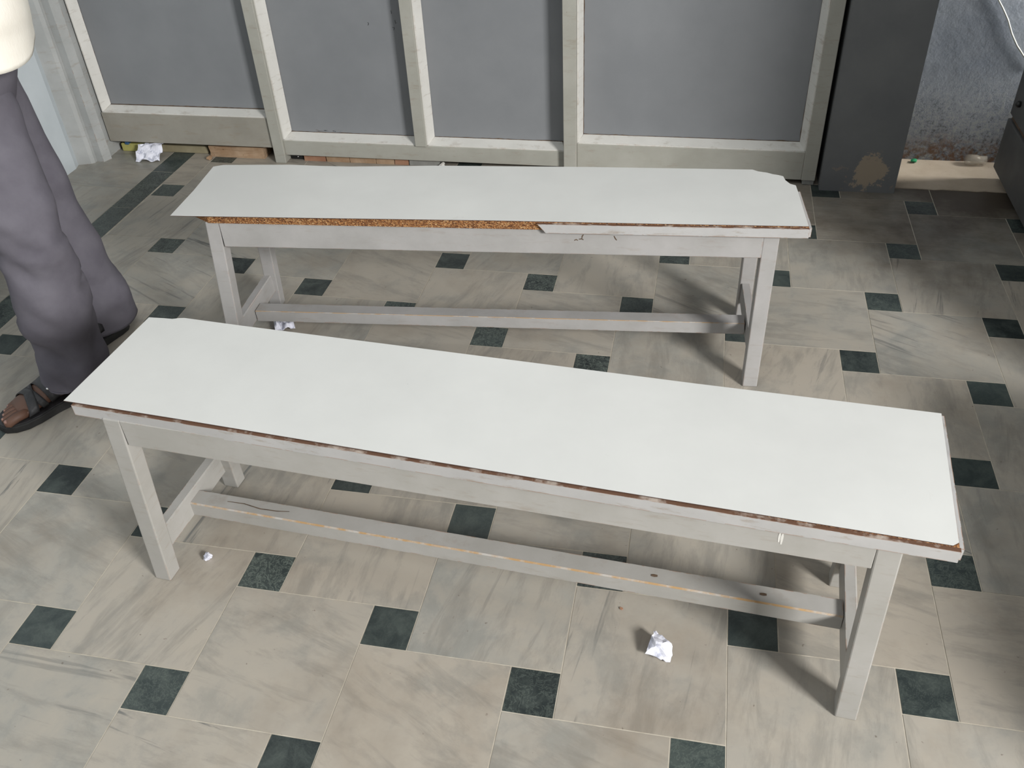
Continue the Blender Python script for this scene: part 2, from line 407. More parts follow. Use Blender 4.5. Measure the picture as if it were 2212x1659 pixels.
# left wall with its stepped jamb
bm = bmesh.new()
prism(bm, [(-1.95, -2.2), (-1.882, -2.2), (-1.882, 1.985), (-1.893, 2.018), (-1.95, 2.03)], 0.0, 4.5)
struct('wall_left', bm, M['wallwhite'], 'pale blue-white painted wall at the far left behind the person')
jamb = empty('trim_1', (-1.84, 2.08, 0), 'grey painted door jamb of vertical mouldings beside the pale left wall', kind='structure')
bm = bmesh.new(); prism(bm, [(-1.95, 2.03), (-1.893, 2.018), (-1.844, 2.034), (-1.833, 2.046), (-1.833, 2.3), (-1.95, 2.3)], 0.0, 2.4)
obj('jamb_board', bm, M['wallgrey'], jamb)
bm = bmesh.new(); prism(bm, [(-1.8335, 2.060), (-1.800, 2.056), (-1.784, 2.090), (-1.802, 2.10), (-1.802, 2.3), (-1.8335, 2.3)], 0.0, 2.4)
obj('moulding', bm, M['wallgrey'], jamb)

YP = 2.13   # front plane of the partition
def stile(parent, name, x0, x1, z0, z1, y0=YP, dep=0.07, mat=None):
    return obj(name, bbox((x0, y0, z0), (x1, y0+dep, z1), 0.0015), mat or M['frame'], parent)
def bead_v(parent, x, side, z0, z1, w=0.018, d=0.044):
    """sloping glazing bead: side=+1 slopes to the right of x"""
    bm = bmesh.new(); y0 = YP+0.004
    P = [(x, y0), (x+side*0.004, y0), (x+side*w, y0+d), (x, y0+d)]
    q0 = z0; lo = [(x, y0, z0), (x+side*0.004, y0, z0+0.002), (x+side*w, y0+d, z0+w), (x, y0+d, z0)]
    hi = [(p[0], p[1], z1) for p in P]
    hexa(bm, lo+hi); return obj('glazing_bead', bm, M['bead'], parent)
def bead_h(parent, z, x0, x1, w=0.018, d=0.044):
    bm = bmesh.new(); y0 = YP+0.004
    A = [(x0, y0, z), (x0+0.003, y0, z+0.004), (x0+w, y0+d, z+w), (x0, y0+d, z)]
    B = [(x1, y0, z), (x1-0.003, y0, z+0.004), (x1-w, y0+d, z+w), (x1, y0+d, z)]
    hexa(bm, A+B); return obj('glazing_bead', bm, M['bead'], parent)
def panel(parent, x0, x1, z0, z1):
    yb = YP+0.050
    p = obj('panel', bbox((x0, yb, z0), (x1, yb+0.012, z1), 0), M['panel'], parent)
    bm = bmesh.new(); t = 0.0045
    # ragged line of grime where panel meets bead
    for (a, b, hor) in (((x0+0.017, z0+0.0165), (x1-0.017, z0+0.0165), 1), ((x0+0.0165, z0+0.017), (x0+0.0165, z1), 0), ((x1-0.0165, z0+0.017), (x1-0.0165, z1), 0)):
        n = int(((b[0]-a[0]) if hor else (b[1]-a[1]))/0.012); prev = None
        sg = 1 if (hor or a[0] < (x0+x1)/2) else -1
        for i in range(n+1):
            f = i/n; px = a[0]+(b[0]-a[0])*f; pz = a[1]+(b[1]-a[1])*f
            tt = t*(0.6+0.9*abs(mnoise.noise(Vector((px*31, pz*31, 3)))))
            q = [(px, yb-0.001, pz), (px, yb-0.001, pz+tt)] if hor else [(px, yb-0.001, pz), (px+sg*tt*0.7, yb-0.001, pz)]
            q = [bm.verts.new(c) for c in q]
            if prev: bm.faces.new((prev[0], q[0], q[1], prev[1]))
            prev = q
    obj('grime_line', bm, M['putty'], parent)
    return p
TOP = 2.2
# door_1: left leaf
d1 = empty('door_1', (-1.43, YP, 0), 'left grey panelled door leaf with cream frame and paper litter beneath', kind='structure')
stile(d1, 'stile', -1.802, -1.791, 0.058, TOP, YP+0.03)
stile(d1, 'bottom_rail', -1.795, -1.072, 0.058, 0.178, mat=M['frame2'])
stile(d1, 'top_rail', -1.782, -1.072, TOP-0.08, TOP)
bead_v(d1, -1.791, 1, 0.178, TOP-0.08, 0.020); bead_h(d1, 0.178, -1.791, -1.072, 0.016)
panel(d1, -1.790, -1.06, 0.178, TOP-0.08)
# middle fixed partition
wb = empty('wall_back', (-0.49, YP, 0), 'fixed middle partition of two grey panels between cream posts', kind='structure')
stile(wb, 'post', -1.074, -1.03, 0, TOP, YP-0.012)
stile(wb, 'bottom_rail', -1.03, 0.088, 0.030, 0.090)
stile(wb, 'post', -0.487, -0.443, 0.090, TOP, YP-0.008)
stile(wb, 'top_rail', -1.03, 0.088, TOP-0.08, TOP)
bead_v(wb, -1.03, 1, 0.09, TOP-0.08, 0.022); bead_h(wb, 0.09, -1.03, -0.487)
panel(wb, -1.032, -0.470, 0.09, TOP-0.08)
bead_v(wb, -0.443, 1, 0.09, TOP-0.08, 0.02); bead_h(wb, 0.09, -0.443, 0.088)
panel(wb, -0.445, 0.10, 0.09, TOP-0.08)
# door_2: right leaf
d2 = empty('door_2', (0.54, YP, 0), 'wide right grey panelled door leaf with cream frame beside the dark pillar', kind='structure')
stile(d2, 'stile', 0.087, 0.133, 0.0, TOP, YP-0.03)
stile(d2, 'stile', 0.940, 0.987, 0.018, TOP, YP-0.004)
stile(d2, 'bottom_rail', 0.133, 0.940, 0.018, 0.122)
stile(d2, 'top_rail', 0.133, 0.940, TOP-0.08, TOP)
bead_v(d2, 0.133, 1, 0.122, TOP-0.08, 0.016); bead_v(d2, 0.940, -1, 0.122, TOP-0.08, 0.02); bead_h(d2, 0.122, 0.133, 0.940, 0.018)
panel(d2, 0.132, 0.938, 0.122, TOP-0.08)
obj('foot_block', bbox((0.945, YP, 0), (0.985, YP+0.05, 0.018), 0.002), M['slab'], d2)
# pillar, niche and ledge
bm = bmesh.new(); box(bm, (1.002, 2.092, 0), (1.253, 2.5, 4.5))
struct('column', bm, M['pillar'], 'dark grey square column with a bare plaster patch near its foot')
bm = bmesh.new(); box(bm, (1.253, 2.378, 0), (2.2, 2.5, 4.5))
struct('wall_right_back', bm, M['damp'], 'damp blistered blue-grey plaster wall in the niche right of the column')
bm = bmesh.new()
n = 34; low = []
for i in range(n+1):
    x = 1.253+(2.2-1.253)*i/n
    low.append((x, 2.135+0.006*mnoise.noise(Vector((x*22, 0, 0)))))
prism(bm, low+[(2.2, 2.378), (1.253, 2.378)], -0.001, 0.003)
struct('trim_2', bm, M['ledge'], 'beige cement floor strip at the foot of the damp wall')
bm = bmesh.new(); box(bm, (-1.95, 2.36, 0), (1.0, 2.45, 4.5))
struct('wall_behind_doors', bm, M['wallr'], 'dark wall seen through the gap below the door leaves')
bm = bmesh.new(); box(bm, (-1.95, YP, TOP), (1.002, 2.36, 4.5))
struct('wall_above_doors', bm, M['plaster'], 'plastered wall above the row of door leaves')
bm = bmesh.new(); box(bm, (1.74, 0.75, 0), (1.86, 1.19, 4.5)); box(bm, (2.2, 1.0, 0), (2.3, 2.55, 4.5))  # near stub added out of view to shade the back-right floor; far slab is wall
struct('wall_right_with_shade_stub', bm, M['wallr'], 'grey right wall out of view, with an added stub that shades the back-right floor')
bm = bmesh.new(); box(bm, (1.55, -0.3, 0), (1.86, 0.55, 0.36))  # unseen block, added only to shade the floor beside the front bench
struct('added_shade_block', bm, M['wallr'], 'added low grey block, out of view, that shades the floor at the right')
bm = bmesh.new(); box(bm, (-1.95, -2.2, 4.5), (2.3, 2.55, 4.6))
struct('ceiling', bm, M['plaster'], 'plain plaster ceiling')

# counter on the right
ct = empty('counter', (1.85, 1.9, 0), 'dark grey cupboard with a groove and black knob at the right edge', 'cupboard')
bm = bmesh.new(); prism(bm, [(1.630, 1.25), (2.1, 1.25), (2.1, 2.20), (1.630, 2.20)], 0.0, 0.035)
obj('plinth', bm, M['black'], ct)
bm = bmesh.new(); prism(bm, [(1.594, 1.2), (2.12, 1.2), (2.12, 2.245), (1.594, 2.245)], 0.045, 0.225); bevel(bm, 0.004)
obj('lower_case', bm, M['darkwood'], ct)
bm = bmesh.new(); prism(bm, [(1.604, 1.21), (2.12, 1.21), (2.12, 2.235), (1.604, 2.235)], 0.225, 0.24)
obj('groove', bm, M['putty'], ct)
bm = bmesh.new(); prism(bm, [(1.596, 1.2), (2.12, 1.2), (2.12, 2.245), (1.596, 2.245)], 0.24, 0.95); bevel(bm, 0.004)
obj('upper_case', bm, M['darkwood'], ct)
bm = bmesh.new(); bmesh.ops.create_uvsphere(bm, u_segments=12, v_segments=8, radius=0.011, matrix=Matrix.Translation((1.590, 2.17, 0.30)))
obj('knob', bm, M['black'], ct, smooth=True)

# ------------------------------------------------------------------ benches
def lerp(a, b, t): return a+(b-a)*t
def lerpv(a, b, t): return tuple(a[i]+(b[i]-a[i])*t for i in range(len(a)))
def leg(parent, foot, top, z0, z1, mat, name='leg', hz=0.0):
    """foot/top: 4 xy corners"""
    bm = bmesh.new(); hexa(bm, [(p[0], p[1], z0) for p in foot]+[(p[0], p[1], z1) for p in top]); bevel(bm, 0.0025, 2)
    return obj(name, bm, mat, parent)
def rect(x, y, w, d, ang):
    c, s_ = math.cos(ang), math.sin(ang)
    return [(x+c*a-s_*b, y+s_*a+c*b) for a, b in ((0, 0), (w, 0), (w, d), (0, d))]
def rail(parent, name, p0, p1, w, h, mat, worn=True, c=0.0028):
    """horizontal rail; its upper front arris is rubbed to bare wood"""
    prof = [(w/2, -h/2), (w/2, h/2-c), (w/2-c, h/2), (-w/2, h/2), (-w/2, -h/2)]
    bm = bmesh.new(); sweep(bm, prof, p0, p1, mis=[0, 1, 0, 0, 0])
    return obj(name, bm, [mat, M['rubbed'] if worn else mat], parent)
H = 0.475
def bench(spec):
    root = empty('bench', spec['loc'], spec['label'], 'bench')
    mat = spec['mat']; LF, RF, RB, LB = spec['board']
    th = 0.020; zb = H-0.0015-th
    bm = bmesh.new(); prism(bm, spec['core'], zb, H-0.0015)
    obj('seat_board', bm, M['chip'], root, label='brown chipboard seat core')
    bm = bmesh.new(); prism(bm, spec['laminate'], H-0.0015, H, 1)
    for f in bm.faces:
        if abs(f.calc_center_median().z-H) < 1e-5: f.material_index = 0
    obj('laminate_sheet', bm, [M['laminate'], M['lamedge']], root, label=spec['lamlabel'])
    # edge lippings: painted outside, worn bare on top
    for q in spec['lips']:
        p0, p1, slant = q
        a_v, b_v = Vector(p0), Vector(p1); d = (b_v-a_v).normalized(); nrm = Vector((d.y, -d.x)); t = 0.006 if (b_v - a_v).length > 0.5 else 0.0045
        a, b_ = Vector(p0), Vector(p1); zt = H-0.003; z0 = H-0.026
        bm = bmesh.new()
        ins = [a-nrm*0.002, b_-nrm*0.002]; out = [a+nrm*t, b_+nrm*t]
        so = d*slant
        pts = [(*(out[0]+so), z0), (*out[1], z0), (*ins[1], z0), (*(ins[0]+so), z0),
               (*out[0], zt), (*out[1], zt), (*ins[1], zt), (*ins[0], zt)]
        hexa(bm, pts)
        bmesh.ops.subdivide_edges(bm, edges=[e for e in bm.edges if e.calc_length() > 0.2], cuts=60)
        for v in bm.verts:
            v.co.z += 0.0007*mnoise.noise(v.co*60) if v.co.z > zt-0.002 else 0
        bm.normal_update()
        bmesh.ops.recalc_face_normals(bm, faces=bm.faces)
        for f in bm.faces:
            if f.normal.z > 0.8 and (b_v-a_v).length > 0.5: f.material_index = 1
        obj('lipping', bm, [M['lip'], M['wornwood']], root)
    for f, t in spec['legs']: leg(root, f, t, 0.0, zb, mat)
    for a in spec['aprons']:
        (x0, y0), (x1, y1) = a[0], a[1]
        bm = bmesh.new(); zt = zb; z0 = a[2]
        sweep(bm, [(0, z0), (0, zt), (-0.02, zt), (-0.02, z0)], (x0, y0, 0), (x1, y1, 0)); bevel(bm, 0.0015, 1)
        obj('apron', bm, mat, root)
    for p0, p1 in spec['siderails']: rail(root, 'side_rail', p0, p1, 0.022, 0.058, mat, worn=False)
    p0, p1, w_, h_ = spec['stretcher']; rail(root, 'stretcher', p0, p1, w_, h_, mat, c=spec.get('rub', 0.0028))
    return root
# front bench ------------------------------------------------
a1 = math.atan2(-0.114, 1.52)
b1_board = [(-0.514, 0.094), (0.989, -0.024), (1.013, 0.286), (-0.498, 0.380)]
b1 = bench(dict(loc=(0.24, 0.2, 0), mat=M['bench'],
  label='front white-topped wooden bench, the nearer of the two, with cream-grey legs', lamlabel='white laminate sheet chipped at the far left corner',
  board=b1_board, core=[(-0.512, 0.103), (0.984, -0.015), (1.006, 0.284), (-0.500, 0.374)],
  laminate=[(-0.531, 0.102), (-0.3, 0.085), (0.2, 0.0445), (0.62, 0.012), (0.975, -0.0145), (0.984, -0.0075), (1.0075, 0.286), (0.6, 0.311), (0.1, 0.347), (-0.3, 0.375), (-0.436, 0.386), (-0.447, 0.384), (-0.459, 0.3795), (-0.478, 0.3795), (-0.512, 0.3785)],
  lips=[((-0.512, 0.101), (0.986, -0.017), 0.0), ((0.986, -0.017), (1.008, 0.284), 0.0)],
  legs=[(rect(-0.489, 0.088, 0.037, 0.037, a1), rect(-0.453, 0.088, 0.037, 0.037, a1)),
        (rect(0.893, -0.007, 0.037, 0.037, a1), rect(0.879, -0.005, 0.037, 0.037, a1)),
        (rect(-0.466, 0.374, 0.037, 0.034, a1), rect(-0.438, 0.326, 0.037, 0.034, a1)),
        (rect(0.905, 0.290, 0.037, 0.034, a1), rect(0.898, 0.222, 0.037, 0.034, a1))],
  aprons=[((-0.417, 0.0855), (0.880, -0.0045), 0.394), ((-0.43, 0.372), (0.905, 0.262), 0.394),
          ((-0.447, 0.34), (-0.452, 0.11), 0.40), ((0.915, 0.02), (0.935, 0.24), 0.40)],
  siderails=[((-0.468, 0.10, 0.09), (-0.456, 0.385, 0.084)), ((0.905, 0.02, 0.094), (0.925, 0.295, 0.094))],
  stretcher=((-0.451, 0.245, 0.077), (0.902, 0.146, 0.094), 0.040, 0.036)))
# rear bench -------------------------------------------------
a2 = math.atan2(0.115, 1.52)
b2 = bench(dict(rub=0.0013, loc=(0.06, 1.0, 0), mat=M['bench2'],
  label='rear white-topped wooden bench nearer the doors, its front edge stripped to chipboard', lamlabel='white laminate sheet broken away at both far corners',
  board=[(-0.69, 0.804), (0.834, 0.916), (0.816, 1.21), (-0.7, 1.09)],
  core=[(-0.60, 0.817), (0.22, 0.876), (0.83, 0.921), (0.814, 1.094), (0.790, 1.126), (0.784, 1.16), (0.70, 1.205), (-0.68, 1.094), (-0.704, 1.07), (-0.70, 0.95), (-0.66, 0.85)],
  laminate=[(-0.691, 0.804), (-0.3, 0.835), (0.1, 0.868), (0.5, 0.896), (0.829, 0.921), (0.813, 1.099), (0.810, 1.127), (0.797, 1.134), (0.7865, 1.153), (0.782, 1.175), (0.770, 1.181), (0.758, 1.184), (0.743, 1.192), (0.722, 1.197), (0.708, 1.206), (0.3, 1.181), (-0.1, 1.150), (-0.33, 1.122), (-0.42, 1.117), (-0.5, 1.117), (-0.689, 1.097), (-0.712, 1.084), (-0.698, 0.943)],
  lips=[((0.215, 0.8735), (0.831, 0.9185), 0.020), ((0.832, 0.918), (0.815, 1.10), 0.0)],
  legs=[(rect(-0.653, 0.826, 0.037, 0.037, a2), rect(-0.612, 0.820, 0.037, 0.037, a2)),
        (rect(0.735, 0.925, 0.037, 0.037, a2), rect(0.734, 0.922, 0.037, 0.037, a2)),
        (rect(-0.672, 1.125, 0.037, 0.034, a2), rect(-0.630, 1.075, 0.037, 0.034, a2)),
        (rect(0.716, 1.235, 0.037, 0.034, a2), rect(0.712, 1.165, 0.037, 0.034, a2))],
  aprons=[((-0.576, 0.8205), (0.7345, 0.920), 0.386), ((-0.6, 1.095), (0.72, 1.19), 0.39),
          ((-0.62, 1.07), (-0.615, 0.86), 0.40), ((0.752, 0.95), (0.745, 1.16), 0.40)],
  siderails=[((-0.636, 0.85, 0.09), (-0.650, 1.12, 0.09)), ((0.750, 0.95, 0.105), (0.730, 1.235, 0.105))],
  stretcher=((-0.629, 0.985, 0.076), (0.728, 1.065, 0.099), 0.040, 0.034)))

# small scuffs and marks that show on the paint
def mark(parent, name, pts, wid, mat, nrm=(0, -1, 0), off=0.0003):
    bm = bmesh.new(); nrm = Vector(nrm); prev = None; n = len(pts)
    for i, p in enumerate(pts):
        p = Vector(p); d = (Vector(pts[min(i+1, n-1)])-Vector(pts[max(i-1, 0)])).normalized(); sd = d.cross(nrm).normalized()
        ww = wid*(0.35+0.65*math.sin(math.pi*(i+0.5)/n))
        q = [bm.verts.new(p+nrm*off+sd*ww/2), bm.verts.new(p+nrm*off-sd*ww/2)]
        if prev: bm.faces.new((prev[0], q[0], q[1], prev[1]))
        prev = q
    return obj(name, bm, mat, parent)
def apy(x): return 0.0855+(x+0.417)/(0.880+0.417)*(-0.0045-0.0855)
for dx in (0.0, 0.004): mark(b1, 'scrape', [(0.741+dx, apy(0.741+dx), z) for z in (0.440, 0.434, 0.428, 0.420-dx)], 0.004, M['bead'])
def apy2(x): return 0.8205+(x+0.576)/(0.7345+0.576)*(0.920-0.8205)
for pts in ([(0.322, 0.440), (0.319, 0.436), (0.318, 0.430)], [(0.300, 0.424), (0.305, 0.4265), (0.309, 0.424)], [(0.311, 0.4275), (0.318, 0.4285), (0.322, 0.426)], [(0.393, 0.438), (0.397, 0.430), (0.400, 0.4265)]):
    mark(b2, 'scratch', [(x, apy2(x), z) for x, z in pts], 0.003, M['putty'])
for t_ in (0.745, 0.895):
    mark(b1, 'nail_hole', [(lerp(-0.451, 0.902, t_)+k, lerp(0.245, 0.146, t_), lerp(0.077, 0.094, t_)+0.0185) for k in (-0.006, 0.0, 0.006)], 0.007, M['putty'], (0, 0, 1), 0.0004)
mark(b1, 'scratch', [(lerp(-0.451, 0.902, t_), lerp(0.245, 0.146, t_)-0.004*math.sin(t_*60), lerp(0.077, 0.094, t_)+0.0185) for t_ in (0.06, 0.09, 0.12, 0.15, 0.17)], 0.0025, M['putty'], (0, 0, 1), 0.0004)
for pts in ([(-0.537, 0.571), (-0.537, 0.560)], [(-0.527, 0.539), (-0.526, 0.526), (-0.521, 0.530)], [(-0.540, 0.513), (-0.532, 0.512), (-0.536, 0.503)], [(-0.630, 0.530), (-0.627, 0.524), (-0.631, 0.519)]):
    mark(wb, 'pen_mark', [(x, YP+0.050, z) for x, z in pts], 0.0022, M['black'])
for k in range(14):
    xx = -0.925+0.115*random.random(); zz = 0.113+0.006*random.random()
    mark(wb, 'scuff', [(xx+e, YP+0.050, zz+0.001*e*100*(random.random()-0.5)) for e in (0, 0.005, 0.011)], 0.0022, M['damp'])
# ------------------------------------------------------------------ litter
def crumple(name, loc, r, flat, seed, mat, label, cat, sub=3, stretch=(1, 1), rot=0.0, sharp=0.55):
    bm = bmesh.new(); bmesh.ops.create_icosphere(bm, subdivisions=sub, radius=1.0)
    rnd = random.Random(seed)
    planes = []
    for i in range(16):
        v = Vector((rnd.gauss(0, 1), rnd.gauss(0, 1), rnd.gauss(0, 1))).normalized(); planes.append((v, rnd.uniform(sharp, 0.92)))
    for v in bm.verts:
        c = v.co.copy()
        for pn, dd in planes:
            t = c.dot(pn)
            if t > dd: c -= pn*(t-dd)*1.35
        c *= 1+0.22*mnoise.noise(v.co*2.7+Vector((seed, 0, 0)))
        v.co = Vector((c.x*stretch[0]*r, c.y*stretch[1]*r, c.z*flat*r))
    R = Matrix.Rotation(rot, 4, 'Z')
    bmesh.ops.transform(bm, matrix=R, verts=bm.verts)
    mz = min(v.co.z for v in bm.verts)
    for v in bm.verts: v.co += Vector((loc[0], loc[1], loc[2]-mz))
    o = obj(name, bm, mat); tag(o, label, cat); return o
def sheet(name, loc, sx, sy, rot, seed, amp, mat, label, cat, lift=(0, 0), n=14):
    """a thin crumpled sheet with folds, resting on the floor"""
    bm = bmesh.new(); g = [[None]*(n+1) for _ in range(n+1)]
    c, s_ = math.cos(rot), math.sin(rot)
    for i in range(n+1):
        for j in range(n+1):
            u, v = i/n-0.5, j/n-0.5
            x = u*sx*(1+0.18*mnoise.noise(Vector((0, v*3, seed)))); yy = v*sy*(1+0.22*mnoise.noise(Vector((u*3, 0, seed))))
            z = amp*abs(mnoise.noise(Vector((u*2.2+seed, v*2.2, 0))))*2+amp*0.7*abs(((u*3+v*2+seed) % 1)-0.5)+max(0, (u+0.5))*lift[0]+max(0, (v+0.5))*lift[1]
            g[i][j] = bm.verts.new((loc[0]+x*c-yy*s_, loc[1]+x*s_+yy*c, z))
    mz = min(v.co.z for v in bm.verts)
    for v in bm.verts: v.co.z += loc[2]-mz+0.0003
    for i in range(n):
        for j in range(n): bm.faces.new((g[i][j], g[i+1][j], g[i+1][j+1], g[i][j+1]))
    o = obj(name, bm, mat); tag(o, label, cat)
    md = o.modifiers.new('solid', 'SOLIDIFY'); md.thickness = 0.0006; md.offset = 1
    return o
crumple('paper_ball', (0.577, 0.079, 0), 0.030, 0.62, 11, M['paper'], 'larger crumpled silvery-white paper ball on the floor in front of the stretcher', 'paper ball', stretch=(1.0, 1.25), rot=0.5)
crumple('paper_ball', (-0.398, 0.155, 0), 0.0105, 0.9, 5, M['paper'], 'tiny crumpled white paper ball beside the front left bench leg', 'paper ball')
sheet('paper_scrap', (-0.585, 1.03, 0), 0.055, 0.06, 0.5, 2.3, 0.02, M['paper'], 'crumpled white paper scrap under the rear bench stretcher', 'paper')
sheet('paper_sheet', (-1.617, 2.108, 0), 0.105, 0.075, 0.15, 4.7, 0.012, M['paper'], 'crumpled white paper sheet leaning at the foot of the left door leaf', 'paper', lift=(0, 0.045))
# things lying in the gap below the leaves
pk = empty('packet', (-1.73, 2.19, 0), 'yellow-green packet with a blue corner in the gap under the left door', 'packet')
obj('wrapper', bbox((-1.778, 2.165, 0), (-1.65, 2.22, 0.034), 0.003), M['yellow'], pk)
obj('blue_corner', bbox((-1.755, 2.160, 0.031), (-1.738, 2.2, 0.045), 0.002), M['blue'], pk)
o = obj('wood_strip', bbox((-1.645, 2.172, 0), (-1.392, 2.24, 0.03), 0.003), M['sill']); tag(o, 'long khaki wooden strip in the gap under the left door', 'wood strip')
def block(x0, x1, y0, y1, h, mat, label, rough=0.003, seed=0, group=None):
    bm = bmesh.new(); box(bm, (x0, y0, 0), (x1, y1, h))
    bmesh.ops.subdivide_edges(bm, edges=bm.edges, cuts=4, use_grid_fill=True)
    for v in bm.verts:
        if v.co.z > 0.001: v.co += Vector([rough*mnoise.noise(v.co*45+Vector((k*9+seed, 0, 0))) for k in range(3)])
    o = obj('wooden_block', bm, mat); tag(o, label, 'block', group); return o
block(-1.372, -1.135, 2.150, 2.24, 0.045, M['brick'], 'tan crumbling block in the gap under the right end of the left door', 0.006, 1)
crumple('rubble_lump', (-1.362, 2.122, 0), 0.014, 0.8, 9, M['brick'], 'small tan lump of rubble at the end of the tan block under the left door', 'rubble')
block(-0.965, -0.875, 2.15, 2.25, 0.026, M['brick2'], 'reddish-brown block under the middle partition beside the dark hinge plate', 0.002, 2)
block(-0.870, -0.775, 2.15, 2.25, 0.026, M['brick'], 'second tan block from the left in the row under the middle partition', 0.002, 3)
block(-0.772, -0.665, 2.15, 2.25, 0.026, M['brick'], 'tan block in the middle of the row under the middle partition', 0.002, 4)
block(-0.662, -0.590, 2.15, 2.25, 0.026, M['brick'], 'second block from the right end of the row under the middle partition', 0.002, 5)
block(-0.587, -0.532, 2.15, 2.25, 0.026, M['brick2'], 'block at the right end of the row, next to the grey slab', 0.002, 6)
block(-0.527, -0.405, 2.15, 2.24, 0.022, M['slab'], 'grey slab under the middle partition with a white lump at its end', 0.001, 7)
crumple('plaster_lump', (-0.395, 2.142, 0), 0.015, 0.9, 4, M['bead'], 'small white lump at the right end of the grey slab under the partition', 'lump')
hp = empty('hinge_plate', (-1.0, 2.18, 0), 'dark metal plate with a shiny screw under the middle partition', 'hinge')
obj('plate', bbox((-1.024, 2.16, 0), (-0.972, 2.20, 0.024), 0.002), M['black'], hp)
bm = bmesh.new(); bmesh.ops.create_uvsphere(bm, u_segments=10, v_segments=6, radius=0.0035, matrix=Matrix.Translation((-0.994, 2.159, 0.012))); obj('screw', bm, M['metal'], hp, smooth=True)
crumple('green_wrapper', (1.352, 2.352, 0.003), 0.013, 0.7, 21, M['greenwrap'], 'small crumpled green wrapper at the foot of the damp wall', 'wrapper', sub=2)
bc = empty('clear_cup', (1.560, 2.350, 0.003), 'small clear plastic cup lying at the foot of the damp wall by the cupboard', 'cup')
bm = bmesh.new()
rings = [[bm.verts.new((x, 2.35+math.cos(t)*r, 0.0035+0.019+math.sin(t)*r)) for t in [2*math.pi*k/20 for k in range(20)]] for x, r in ((1.53, 0.019), (1.568, 0.019), (1.573, 0.015), (1.598, 0.016), (1.597, 0.014), (1.572, 0.013), (1.566, 0.017), (1.532, 0.017))]
loft_faces(bm, rings); obj('cup_wall', bm, M['clear'], bc, smooth=True)
# wire on the niche wall
bm = bmesh.new()
tube(bm, [(1.43, 2.373, 1.25), (1.455, 2.373, 0.9), (1.472, 2.372, 0.70), (1.494, 2.372, 0.575), (1.521, 2.372, 0.540), (1.543, 2.372, 0.508), (1.568, 2.372, 0.462), (1.594, 2.372, 0.425), (1.620, 2.372, 0.396), (1.66, 2.372, 0.35)], 0.0028)
o = obj('wire', bm, M['wire'], smooth=True); tag(o, 'thin cream wire hanging down the damp wall above the cupboard', 'wire')
# dead leaf scrap and crumbs on the floor
def crumb(x, y, r, mat, label, seed):
    crumple('crumb', (x, y, 0), r, 0.45, seed, mat, label, 'crumb', sub=1)
crumb(0.497, 0.166, 0.0045, M['brick2'], 'reddish-brown crumb on the floor just left of the larger paper ball', 31)

# ------------------------------------------------------------------ person
pr = empty('person', (-1.11, 0.78, 0), 'standing person in a cream shirt, grey trousers and dark sandals at the left edge', 'person')
F = Vector((-0.62, -0.785, 0)).normalized(); LT = Vector((-F.y, F.x, 0))   # facing, person's left... (right-handed)
LT = Vector((0.785, -0.62, 0)).normalized()
VR = Vector((0.97, -0.24, 0)).normalized(); VD = Vector((0.24, 0.97, 0)).normalized()
def ring(bm, c, rx, ry, n=40, ax=LT, ay=F, fold=0.0, ph=0.0, freq=5):
    out = []
    for k in range(n):
        t = 2*math.pi*k/n
        m = 1+fold*(math.sin(freq*t+ph)+0.6*math.sin((freq*2-3)*t+1.7*ph+1))
        out.append(bm.verts.new(Vector(c)+ax*math.cos(t)*rx*m+ay*math.sin(t)*ry*m))
    return out
def catmull(P, n):
    """P: list of tuples, resampled"""
    out = []
    for i in range(len(P)-1):
        p0, p1, p2, p3 = P[max(i-1, 0)], P[i], P[i+1], P[min(i+2, len(P)-1)]
        for k in range(n):
            t = k/n
            out.append(tuple(0.5*((2*b)+(-a+c)*t+(2*a-5*b+4*c-d)*t*t+(-a+3*b-3*c+d)*t*t*t) for a, b, c, d in zip(p0, p1, p2, p3)))
    out.append(P[-1]); return out
# trousers: (x, y, z, rx, ry, fold)
front_leg = [(-1.008, 0.640, 0.052, 0.060, 0.078, 0.05), (-1.002, 0.655, 0.14, 0.072, 0.083, 0.07), (-0.997, 0.655, 0.25, 0.080, 0.086, 0.06), (-0.980, 0.65, 0.40, 0.083, 0.090, 0.035),
             (-0.972, 0.64, 0.52, 0.083, 0.088, 0.03), (-1.01, 0.665, 0.66, 0.090, 0.10, 0.02), (-1.065, 0.705, 0.80, 0.097, 0.115, 0.015), (-1.075, 0.74, 0.90, 0.09, 0.105, 0.0)]
rear_leg = [(-1.125, 0.930, 0.026, 0.082, 0.118, 0.03), (-1.122, 0.935, 0.12, 0.083, 0.105, 0.03), (-1.130, 0.935, 0.25, 0.082, 0.088, 0.02), (-1.138, 0.915, 0.40, 0.084, 0.090, 0.02),
            (-1.145, 0.895, 0.52, 0.088, 0.093, 0.02), (-1.168, 0.89, 0.66, 0.090, 0.10, 0.02), (-1.172, 0.875, 0.80, 0.092, 0.11, 0.015), (-1.135, 0.83, 0.90, 0.085, 0.10, 0.0)]
bm = bmesh.new()
